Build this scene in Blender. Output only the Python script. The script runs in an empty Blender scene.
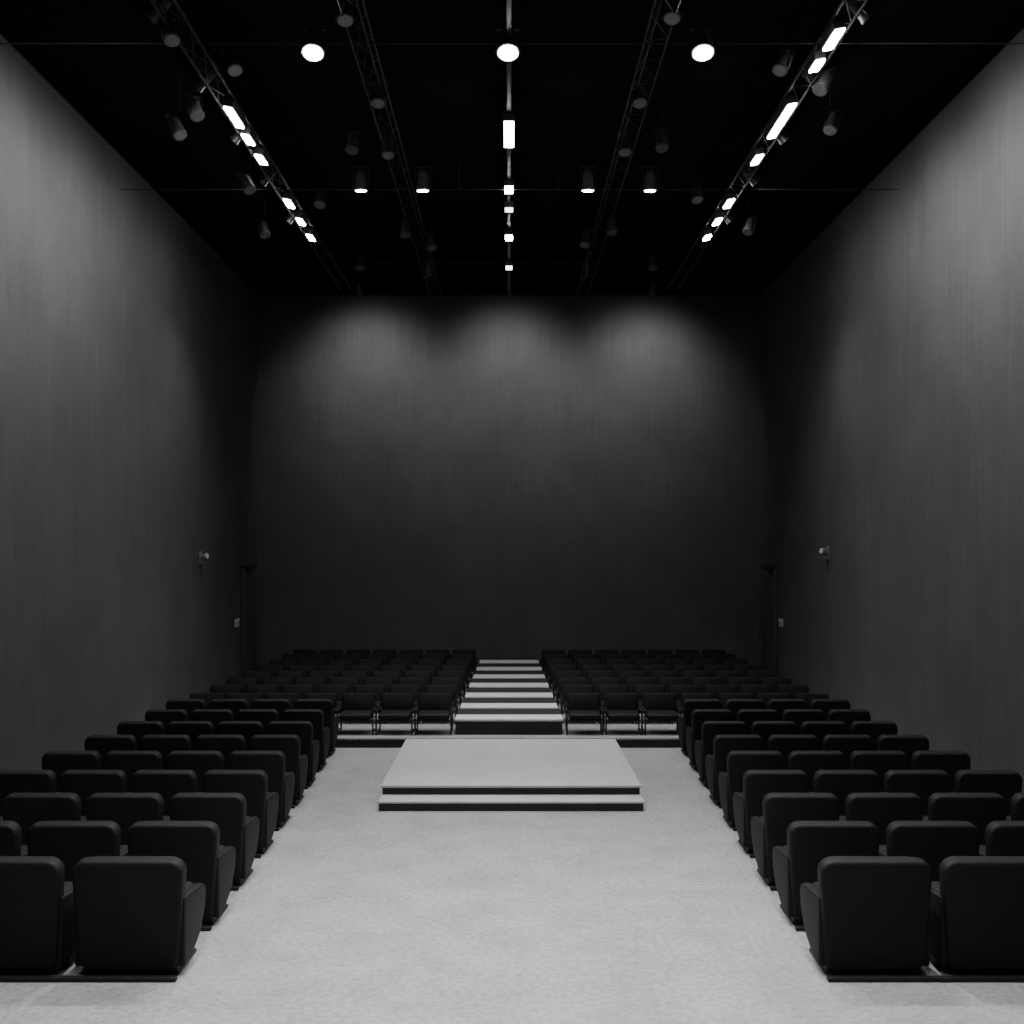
import bpy, bmesh, math, random
from mathutils import Vector, Matrix, Euler
random.seed(7)
scene = bpy.context.scene
F = 1203.0
H = 2.45
HW = 4.70      # half width of the room
YB = 22.6      # back wall
YN = -2.5      # wall behind the camera
ZC = 7.2       # ceiling

# ------------------------------------------------------------------ materials
def mat(name, col, rough=0.7, metal=0.0, spec=0.5, noise=None, bump=None, emit=None, streak=None):
    m = bpy.data.materials.new(name); m.use_nodes = True
    nt = m.node_tree; b = nt.nodes['Principled BSDF']
    b.inputs['Base Color'].default_value = (col, col, col, 1)
    b.inputs['Roughness'].default_value = rough
    b.inputs['Metallic'].default_value = metal
    b.inputs['Specular IOR Level'].default_value = spec
    tc = nt.nodes.new('ShaderNodeTexCoord')
    if noise:
        sc, amt = noise[0], noise[1]
        mp = nt.nodes.new('ShaderNodeMapping')
        mp.inputs['Scale'].default_value = noise[2] if len(noise) > 2 else (1, 1, 1)
        nt.links.new(tc.outputs['Object'], mp.inputs['Vector'])
        n = nt.nodes.new('ShaderNodeTexNoise'); n.inputs['Scale'].default_value = sc
        n.inputs['Detail'].default_value = 6; n.inputs['Roughness'].default_value = 0.65
        nt.links.new(mp.outputs[0], n.inputs['Vector'])
        r = nt.nodes.new('ShaderNodeMapRange')
        r.inputs['From Min'].default_value = 0.3; r.inputs['From Max'].default_value = 0.7
        r.inputs['To Min'].default_value = col*(1-amt); r.inputs['To Max'].default_value = col*(1+amt)
        nt.links.new(n.outputs['Fac'], r.inputs['Value'])
        out = r.outputs[0]
        if streak:
            mp2 = nt.nodes.new('ShaderNodeMapping'); mp2.inputs['Scale'].default_value = streak[1]
            nt.links.new(tc.outputs['Object'], mp2.inputs['Vector'])
            n2 = nt.nodes.new('ShaderNodeTexNoise'); n2.inputs['Scale'].default_value = streak[0]
            n2.inputs['Detail'].default_value = 4
            nt.links.new(mp2.outputs[0], n2.inputs['Vector'])
            r2 = nt.nodes.new('ShaderNodeMapRange')
            r2.inputs['From Min'].default_value = 0.3; r2.inputs['From Max'].default_value = 0.7
            r2.inputs['To Min'].default_value = 1-streak[2]; r2.inputs['To Max'].default_value = 1+streak[2]
            nt.links.new(n2.outputs['Fac'], r2.inputs['Value'])
            mu = nt.nodes.new('ShaderNodeMath'); mu.operation = 'MULTIPLY'
            nt.links.new(out, mu.inputs[0]); nt.links.new(r2.outputs[0], mu.inputs[1])
            out = mu.outputs[0]
        cc = nt.nodes.new('ShaderNodeCombineColor')
        for i in range(3): nt.links.new(out, cc.inputs[i])
        nt.links.new(cc.outputs[0], b.inputs['Base Color'])
    if bump:
        n3 = nt.nodes.new('ShaderNodeTexNoise'); n3.inputs['Scale'].default_value = bump[0]
        n3.inputs['Detail'].default_value = 4
        nt.links.new(tc.outputs['Object'], n3.inputs['Vector'])
        bp = nt.nodes.new('ShaderNodeBump'); bp.inputs['Strength'].default_value = bump[1]
        bp.inputs['Distance'].default_value = 0.01
        nt.links.new(n3.outputs['Fac'], bp.inputs['Height'])
        nt.links.new(bp.outputs[0], b.inputs['Normal'])
    if emit:
        b.inputs['Emission Color'].default_value = (1, 1, 1, 1)
        b.inputs['Emission Strength'].default_value = emit
    return m

M_floor = mat('pale_concrete', 0.30, 0.5, noise=(2.2, 0.16), streak=(26, (1, 1, 1), 0.22), bump=(60, 0.45))
M_wall = mat('dark_wall_fabric', 0.075, 0.85, spec=0.2, noise=(1.0, 0.14), streak=(5, (5, 5, 0.14), 0.09), bump=(50, 0.5))
M_ceil = mat('black_ceiling', 0.006, 0.95, spec=0.03, noise=(4, 0.2))
M_blk = mat('black_upholstery', 0.0055, 0.62, spec=0.25, noise=(40, 0.25), bump=(250, 0.35))
M_blk2 = mat('black_chair_shell', 0.008, 0.5, spec=0.3, noise=(10, 0.15))
M_metal = mat('dark_steel', 0.06, 0.4, metal=0.7, noise=(20, 0.1))
M_rig = mat('black_painted_steel', 0.018, 0.5, spec=0.4, noise=(20, 0.1))
M_can = mat('grey_lamp_housing', 0.05, 0.4, spec=0.5, noise=(20, 0.1))
M_fit = mat('grey_wall_fitting', 0.16, 0.45, spec=0.5, noise=(20, 0.1))
M_glass = mat('dark_lens_glass', 0.07, 0.12, spec=1.0, noise=(10, 0.1))
M_stage = mat('pale_stage_top', 0.43, 0.6, noise=(3, 0.08), streak=(30, (1, 1, 1), 0.10))
M_nosing = mat('pale_stair_tread', 0.62, 0.6, noise=(3, 0.06))
M_fascia = mat('black_fascia', 0.012, 0.6, noise=(8, 0.2))
M_carpet = mat('dark_stair_carpet', 0.035, 0.95, spec=0.1, noise=(60, 0.3))
M_riser = mat('grey_riser', 0.03, 0.8, noise=(20, 0.15))
M_trim = mat('dark_trim', 0.03, 0.6, noise=(10, 0.1))
M_door = mat('dark_door_paint', 0.06, 0.7, spec=0.3, noise=(3, 0.1))
M_white = mat('white_plastic', 0.5, 0.4, noise=(10, 0.03))
M_lamp = mat('lamp_glow', 0.8, 0.5, emit=60.0)
M_lamp2 = mat('dim_lamp_glow', 0.8, 0.5, emit=5.0)
M_halo = mat('lamp_halo_glow', 0.8, 0.5, emit=0.6)  # weak emission standing in for the bloom around lit lamps

# ------------------------------------------------------------------ builder
class B:
    def __init__(s): s.bm = bmesh.new(); s.mats = []
    def _mi(s, m):
        if m not in s.mats: s.mats.append(m)
        return s.mats.index(m)
    def _merge(s, t, m, mx=None):
        mi = s._mi(m)
        if mx is not None: bmesh.ops.transform(t, matrix=mx, verts=t.verts)
        bmesh.ops.recalc_face_normals(t, faces=t.faces)
        for f in t.faces: f.material_index = mi; f.smooth = True
        me = bpy.data.meshes.new('tmp'); t.to_mesh(me); t.free()
        s.bm.from_mesh(me); bpy.data.meshes.remove(me)
    def box(s, c, size, m, bev=0.0, seg=2, rot=None):
        t = bmesh.new(); bmesh.ops.create_cube(t, size=1)
        bmesh.ops.scale(t, vec=size, verts=t.verts)
        if bev > 0: bmesh.ops.bevel(t, geom=t.edges[:], offset=bev, segments=seg, profile=0.5, affect='EDGES')
        mx = Matrix.Translation(c)
        if rot: mx = mx @ Euler(rot).to_matrix().to_4x4()
        s._merge(t, m, mx)
    def cyl(s, p1, p2, r, m, seg=12, r2=None):
        p1, p2 = Vector(p1), Vector(p2); d = p2-p1
        t = bmesh.new()
        bmesh.ops.create_cone(t, cap_ends=True, segments=seg, radius1=r, radius2=r if r2 is None else r2, depth=d.length)
        mx = Matrix.Translation((p1+p2)/2) @ d.to_track_quat('Z', 'Y').to_matrix().to_4x4()
        s._merge(t, m, mx)
    def prism(s, pts, a0, a1, axis, m, bev=0.0, seg=3, mx=None):
        t = bmesh.new(); vs = []
        for (u, v) in pts:
            vs.append(t.verts.new((u, a0, v) if axis == 'Y' else (a0, u, v)))
        f = t.faces.new(vs)
        r = bmesh.ops.extrude_face_region(t, geom=[f])
        nv = [g for g in r['geom'] if isinstance(g, bmesh.types.BMVert)]
        bmesh.ops.translate(t, vec=(0, a1-a0, 0) if axis == 'Y' else (a1-a0, 0, 0), verts=nv)
        if bev > 0:
            ks = []
            for e in t.edges:
                c0 = [abs(v.co[1 if axis == 'Y' else 0]-a0) < 1e-6 for v in e.verts]
                if c0[0] == c0[1]: ks.append(e)
            bmesh.ops.bevel(t, geom=ks, offset=bev, segments=seg, profile=0.5, affect='EDGES')
        s._merge(t, m, mx)
    def mesh(s, name):
        me = bpy.data.meshes.new(name); s.bm.to_mesh(me); s.bm.free()
        for m in s.mats: me.materials.append(m)
        try: me.set_sharp_from_angle(angle=math.radians(40))
        except Exception: pass
        return me
    def obj(s, name, loc=(0, 0, 0)):
        o = bpy.data.objects.new(name, s.mesh(name)); o.location = loc
        scene.collection.objects.link(o); return o

def inst(me, name, loc, rz=0, sc=(1, 1, 1)):
    o = bpy.data.objects.new(name, me); o.location = loc; o.rotation_euler = (0, 0, rz); o.scale = sc
    scene.collection.objects.link(o); return o

def rrect(wb, wt, z0, z1, rb, rt, n=6):
    P = []
    def arc(cx, cz, r, a0, a1):
        for i in range(n+1):
            a = math.radians(a0+(a1-a0)*i/n); P.append((cx+r*math.cos(a), cz+r*math.sin(a)))
    arc(wt-rt, z1-rt, rt, 0, 90); arc(-wt+rt, z1-rt, rt, 90, 180)
    arc(-wb+rb, z0+rb, rb, 180, 270); arc(wb-rb, z0+rb, rb, 270, 360)
    return P

# ------------------------------------------------------------------ room shell
def slab(name, x0, x1, y0, y1, z0, z1, m):
    b = B(); b.box(((x0+x1)/2, (y0+y1)/2, (z0+z1)/2), (x1-x0, y1-y0, z1-z0), m); return b.obj(name)
slab('floor', -HW-.2, HW+.2, YN-.2, YB+.2, -.2, 0, M_floor)
slab('ceiling', -HW-.2, HW+.2, YN-.2, YB+.2, ZC, ZC+.2, M_ceil)
slab('wall_left', -HW-.2, -HW, YN, YB, 0, ZC, M_wall)
slab('wall_right', HW, HW+.2, YN, YB, 0, ZC, M_wall)
slab('wall_back', -HW-.2, HW+.2, YB, YB+.2, 0, ZC, M_wall)
slab('wall_front', -HW-.2, HW+.2, YN-.2, YN, 0, ZC, M_wall)
slab('baseboard_left', -HW, -HW+.02, YN, 14.74, 0, .12, M_trim)
slab('baseboard_right', HW-.02, HW, YN, 14.74, 0, .12, M_trim)

# raised platform of the rear seating
PF = 14.74; PH = 0.12
b = B()
b.box((0, (PF+YB-.004)/2, PH-.01), (2*HW-.008, YB-PF-.004, .02), M_floor)
b.box((0, (PF+.02+YB-.004)/2, (PH-.02)/2), (2*HW-.008, YB-PF-.024, PH-.02), M_riser)
b.obj('seating_platform')

# central stairs
b = B()
ds = [15.0, 16.0, 17.05, 18.15, 19.25, 20.35, 21.45, 22.58]
hs = [.315, .33, .345, .365, .38, .395, .41]
for i in range(7):
    hw = .675-.145*i/6
    y0, y1 = ds[i], ds[i+1]
    b.box((0, (y0+y1)/2, PH+(hs[i]-.03-PH)/2), (2*hw-.02, y1-y0, hs[i]-.03-PH), M_fascia)
    k = .42*(y1-y0)
    b.box((0, y0+k/2, hs[i]-.015), (2*hw, k, .03), M_nosing, .004)
    b.box((0, (y0+k+y1)/2, hs[i]-.017), (2*hw, y1-y0-k, .026), M_carpet)
b.obj('aisle_stairs', (0, 0, .001))
# low steps along the side walls
for side in (-1, 1):
    b = B()
    for i in range(7):
        y0, y1 = ds[i]+.1, ds[i+1]
        hh = .02+.012*i; k = .45*(y1-y0)
        b.box((0, (y0+y1)/2, hh/2), (.44, y1-y0, hh), M_carpet)
        b.box((0, y0+k/2, hh+.006), (.44, k, .012), M_nosing, .003)
    b.obj('side_aisle_steps', (side*(HW-.34), 0, PH+.002))

# stage
b = B()
b.box((0, 12.775, .035), (2.46, 3.15, .07), M_fascia)
b.box((0, 12.775, .08), (2.48, 3.17, .02), M_stage, .004)
b.box((0, 12.90, .122), (2.46, 2.78, .070), M_fascia)
b.box((0, 12.90, .168), (2.49, 2.81, .024), M_stage, .005)
b.obj('stage_platform', (.02, 0, .001))

# ------------------------------------------------------------------ theater seat (faces +Y)
b = B()
tilt = Matrix.Translation((0, .06, .08)) @ Matrix.Rotation(math.radians(4), 4, 'X') @ Matrix.Translation((0, -.06, -.08))
b.prism(rrect(.285, .318, .040, .675, .06, .075), 0.0, .11, 'Y', M_blk, .022, 3, tilt)
b.prism(rrect(.255, .285, .30, .66, .05, .07), .105, .17, 'Y', M_blk, .025, 3, tilt)
b.box((0, .35, .33), (.50, .42, .15), M_blk, .05, 4)
b.box((0, .32, .24), (.48, .36, .07), M_blk2, .02, 2)
arm = [(.02, .06), (.22, .08), (.38, .15), (.47, .26), (.50, .35), (.48, .40), (.43, .42), (.02, .45)]
for sx in (-1, 1):
    a0 = sx*.26; a1 = sx*.318
    b.prism(arm, min(a0, a1), max(a0, a1), 'X', M_blk, .014, 2)
    b.box((sx*.24, .10, .035), (.06, .12, .07), M_blk2, .01)
    b.box((sx*.24, .32, .11), (.04, .05, .22), M_blk2, .01)
    b.box((sx*.24, .24, .012), (.07, .40, .024), M_blk2, .006)
SEAT = b.mesh('theater_seat')

pitches = [.70, .645, .60, .565, .54, .52, .51, .50, .50]
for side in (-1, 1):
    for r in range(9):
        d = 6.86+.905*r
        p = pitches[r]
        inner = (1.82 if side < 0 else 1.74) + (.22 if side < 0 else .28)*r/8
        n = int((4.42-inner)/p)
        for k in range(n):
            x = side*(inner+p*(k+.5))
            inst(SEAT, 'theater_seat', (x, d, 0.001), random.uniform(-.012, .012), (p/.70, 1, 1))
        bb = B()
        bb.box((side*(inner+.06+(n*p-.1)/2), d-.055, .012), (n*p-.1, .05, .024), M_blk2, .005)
        bb.obj('seat_row_shade_strip', (0, 0, .001))  # dark strip added to stand for the shadow band under the row

# ------------------------------------------------------------------ auditorium chair (faces -Y)
b = B()
t2 = Matrix.Translation((0, .40, .2)) @ Matrix.Rotation(math.radians(-6), 4, 'X') @ Matrix.Translation((0, -.40, -.2))
b.prism(rrect(.20, .215, .21, .50, .03, .045), .37, .43, 'Y', M_blk, .02, 2, t2)
b.box((0, .19, .235), (.40, .40, .085), M_blk, .03, 3)
for sx in (-1, 1):
    x = sx*.222
    b.cyl((x, .02, 0), (x, .02, .30), .010, M_metal, 8)
    b.cyl((x, .40, 0), (x, .42, .36), .010, M_metal, 8)
    b.box((x, .21, .31), (.035, .42, .025), M_blk2, .008)
    b.cyl((x, .02, .04), (x, .40, .04), .008, M_metal, 8)
b.cyl((-.222, .02, .185), (.222, .02, .185), .009, M_metal, 8)
b.cyl((-.222, .40, .185), (.222, .40, .185), .009, M_metal, 8)
CH = b.mesh('auditorium_chair')
for side in (-1, 1):
    for r in range(8):
        d = 14.95+.945*r
        inner = .70-.13*r/7
        p = .487
        for k in range(7):
            inst(CH, 'auditorium_chair', (side*(inner+p*(k+.5)), d, PH+.002), random.uniform(-.02, .02), (1, 1, .95))

# ------------------------------------------------------------------ ceiling rig
RZ = H+4.3
def truss(name, x, z, y0, y1, w=.22, r=.018):
    b = B()
    c = [(-w/2, 0), (w/2, 0), (0, w*.85)]
    for cx, cz in c: b.cyl((cx, y0, cz), (cx, y1, cz), r, M_rig, 8)
    n = int((y1-y0)/.45); st = (y1-y0)/n
    for i in range(n):
        a = y0+i*st
        for j in range(3):
            p, q = c[j], c[(j+1) % 3]
            b.cyl((p[0], a, p[1]), (q[0], a+st, q[1]), r*.5, M_rig, 6)
    for k in range(5):
        a = y0+(y1-y0)*(k+.5)/5
        b.cyl((0, a, w*.85), (0, a, ZC-z-.004), .008, M_rig, 6)
    return b.obj(name, (x, 0, z))
for x in (-2.78, 2.78): truss('lighting_truss', x, RZ+.10, 6, 20.5, .18, .012)
for x in (-1.28, 1.28): truss('lighting_truss', x, RZ+.12, 4, 21, .2, .008)
b = B()
b.box((0, 13, RZ+.12), (.045, 15, .04), M_rig, .005)
for k in range(8): b.cyl((0, 6+2*k, RZ+.14), (0, 6+2*k, ZC-.004), .01, M_rig, 6)
b.obj('lighting_track')
def pipe(y, z, r=.006):
    b = B(); b.cyl((-HW+.01, y, z), (HW-.01, y, z), r, M_rig, 8)
    for x in (-2, -.6, .6, 2): b.cyl((x, y, z), (x, y, ZC-.004), .004, M_rig, 6)
    b.obj('rigging_pipe')
pipe(10.4, RZ+.06); pipe(14.5, RZ+.02); pipe(18.4, RZ+.05)

def aimrot(v):
    return Vector(v).normalized().to_track_quat('-Z', 'Y').to_euler()
def spot_lamp(loc, aim, power, cone=110, glow=M_lamp, rad=.085, name='spotlight', soft=None):
    b = B()
    b.cyl((0, 0, .0), (0, 0, .20), rad, M_can, 20, rad*.8)
    b.cyl((0, 0, .20), (0, 0, .25), rad*.8, M_can, 20, rad*.3)
    b.cyl((0, 0, -.004), (0, 0, .02), rad*1.08, M_can, 20)
    if glow is M_lamp:      # glowing rim added around the bulb face to imitate bloom
        b.cyl((0, 0, -.008), (0, 0, .0), rad*1.0, M_halo, 20)
        b.cyl((0, 0, -.016), (0, 0, -.008), rad*.82, glow, 20)
    else:
        b.cyl((0, 0, -.010), (0, 0, .0), rad*.92, glow, 20)
    for sx in (-1, 1):
        b.box((sx*(rad+.015), 0, .14), (.008, .03, .26), M_rig)
    b.box((0, 0, .27), (2*rad+.04, .03, .01), M_rig)
    o = b.obj(name, loc); o.rotation_euler = aimrot(aim)
    if power > 0:
        L = bpy.data.lights.new('spot_bulb', 'SPOT'); L.energy = power
        L.spot_size = math.radians(cone); L.spot_blend = 1.0; L.shadow_soft_size = soft or rad*.9
        lo = bpy.data.objects.new('spot_bulb', L); scene.collection.objects.link(lo)
        lo.parent = o; lo.location = (0, 0, -.03)
    return o
def px2(u, v, z):    # real position of a hanging fixture at height z
    d = (z-H)*F/(548-v); return ((u-509)*d/F, d, z)

FLOORP = 740
for u in (313, 508, 703):
    x, y, z = px2(u, 50, RZ)
    spot_lamp((x, y, z-.02), (0, -.45, -1), FLOORP, 100, rad=.095)
for x in (-1.7, 0, 1.7): spot_lamp((x, 6.6, RZ-.05), (-x*.1, 0, -1), FLOORP, 100, rad=.085)
for x in (-1.0, 1.0): spot_lamp((x, 3.4, RZ-.05), (0, .1, -1), 520, 100, rad=.085)
for u in (361, 423, 588, 650):
    x, y, z = px2(u, 190, RZ)
    spot_lamp((x, y, z), (0, .1, -1), 200, 110, rad=.075)

def batten(loc, length, w=.11, aim=(0, 0, -1), power=0, cone=130, glow=M_lamp):
    b = B()
    b.box((0, 0, .05), (w+.02, length+.02, .08), M_can, .01)
    b.box((0, 0, .002), (w, length, .02), glow, .004)
    b.box((0, 0, .10), (.03, .05, .04), M_rig)
    o = b.obj('light_batten', loc)
    a = math.atan2(aim[0], -aim[2]); o.rotation_euler = (0, -a, 0)
    if power > 0:
        L = bpy.data.lights.new('batten_light', 'SPOT'); L.energy = power
        L.spot_size = math.radians(cone); L.spot_blend = 1.0; L.shadow_soft_size = .06
        lo = bpy.data.objects.new('batten_light', L); scene.collection.objects.link(lo)
        lo.parent = o; lo.location = (0, 0, -.08)
    return o
for v, ln, pw, g in ((135, .75, 330, M_lamp), (190, .25, 280, M_lamp), (210, .15, 0, M_lamp2), (238, .25, 330, M_lamp), (268, .2, 0, M_lamp2)):
    x, y, z = px2(509, v, RZ); batten((0, y, z), ln, .10, power=pw, glow=g, cone=110)
for side in (-1, 1):
    vs = [(118, .55, 0), (140, .3, 0), (160, .3, 0), (204, .35, 0), (222, .3, 0), (238, .3, 200)] if side < 0 else \
         [(40, .4, 0), (66, .25, 0), (122, .95, 0), (160, .3, 0), (204, .35, 0), (222, .3, 0), (238, .25, 200)]
    for v, ln, pw in vs:
        x, y, z = px2(509, v, RZ)
        batten((side*2.75, y, z), ln, .085, aim=(side*.2, 0, -1), power=pw, cone=110)
# wash lanterns hung next to the side trusses, aimed at the walls
for side in (-1, 1):
    for (y, pw) in ((5.0, 250), (6.7, 250), (8.4, 260), (10.0, 290), (11.5, 290), (13.0, 200), (14.5, 90), (16.2, 35)):
        spot_lamp((side*2.98, y, RZ+.10), (side*1.0, 0, -1.05), pw, 118, glow=M_glass, rad=.055, name='wash_lantern', soft=.35)
for x in (-2.6, 0, 2.5):
    spot_lamp((x, 20.95, RZ+.12), (0, 1, -.9), 205, 104, glow=M_glass, rad=.055, name='wash_lantern', soft=.25)
for x in (-1.3, 1.25):
    spot_lamp((x, 19.4, RZ+.1), (0, 1, -1.2), 90, 120, glow=M_glass, rad=.055, name='wash_lantern', soft=.3)

# unlit hanging fixtures
for (u, v, dz, ax) in ((235, 70, 0, .4), (180, 135, -.1, .5), (352, 150, 0, 0), (662, 148, 0, 0), (780, 70, 0, -.4), (820, 90, -.1, -.5),
                   (250, 190, -.1, .5), (405, 235, 0, 0), (432, 248, 0, .2), (612, 232, 0, 0), (585, 245, 0, -.2), (360, 268, 0, 0),
                   (653, 268, 0, 0), (197, 116, 0, .3), (378, 103, .1, 0), (640, 103, .1, 0), (320, 205, .1, 0), (697, 200, .1, 0),
                   (172, 40, 0, .3), (345, 20, .1, .1), (672, 18, .1, -.1), (388, 155, .1, 0), (625, 152, .1, 0), (830, 130, 0, -.4),
                   (265, 235, 0, .3), (748, 232, 0, -.3)):
    x, y, z = px2(u, v, RZ+dz)
    o = spot_lamp((x, y, z), (ax, -.5, -1), 0, glow=M_glass, rad=.065, name='stage_lantern')
    bb = B(); bb.cyl((0, 0, .25), (0, 0, ZC-z-.004), .006, M_rig, 6); ro = bb.obj('drop_rod', (x, y, z))
    bpy.context.view_layer.update()
    ro.parent = o; ro.matrix_parent_inverse = o.matrix_world.inverted()

# ------------------------------------------------------------------ wall fittings
def sconce(side, y, z):
    b = B()
    b.box((0, 0, 0), (.02, .14, .20), M_fit, .004)
    b.cyl((-side*.01, 0, .0), (-side*.10, -.04, .03), .05, M_fit, 16)
    b.cyl((-side*.10, -.04, .03), (-side*.11, -.044, .032), .038, M_white, 16)
    b.box((-side*.03, 0, -.07), (.05, .06, .05), M_fit, .01)
    b.obj('speaker_fixture', (side*(HW-.012), y, z))
sconce(-1, 18.3, 2.30); sconce(1, 17.7, 2.38)
def switch(side, y, z):
    b = B()
    b.box((0, -.09, 0), (.02, .10, .14), M_white, .004); b.box((0, .09, 0), (.02, .10, .14), M_white, .004)
    b.box((-side*.015, -.09, 0), (.015, .03, .06), M_trim, .003); b.box((-side*.015, .09, 0), (.015, .03, .06), M_trim, .003)
    b.obj('light_switch', (side*(HW-.012), y, z))
switch(-1, 20.75, 1.16); switch(1, 20.75, 1.16)
def door(side, n, y0, y1):
    b = B(); zt = 2.12
    b.box((0, (y0+y1)/2, PH+(zt-PH)/2), (.03, y1-y0-.1, zt-PH-.02), M_door, .004)
    for y in (y0, y1): b.box((-side*.01, y, PH+(zt-PH)/2), (.04, .06, zt-PH), M_door, .004)
    b.box((-side*.01, (y0+y1)/2, zt), (.04, y1-y0+.06, .06), M_trim, .004)
    b.cyl((-side*.05, y0+.15, 1.1), (-side*.05, y0+.27, 1.1), .012, M_metal, 8)
    b.cyl((0, y0+.15, 1.1), (-side*.05, y0+.15, 1.1), .012, M_metal, 8)
    b.box((-side*.06, y0+.35, zt-.04), (.08, .3, .04), M_metal, .006)
    b.obj('door_%d' % n, (side*(HW-.018), 0, .002))
door(-1, 1, 21.15, 22.2); door(1, 2, 21.1, 22.15)

# ------------------------------------------------------------------ world + camera
w = bpy.data.worlds.new('World'); scene.world = w; w.use_nodes = True
w.node_tree.nodes['Background'].inputs[0].default_value = (.02, .02, .02, 1)
cam = bpy.data.cameras.new('camera'); co = bpy.data.objects.new('camera', cam); scene.collection.objects.link(co)
cam.sensor_width = 36; cam.lens = F/1024*36
cam.shift_y = 36/1024; cam.shift_x = 3/1024
co.location = (0, 0, H); co.rotation_euler = (math.pi/2, 0, 0)
scene.camera = co
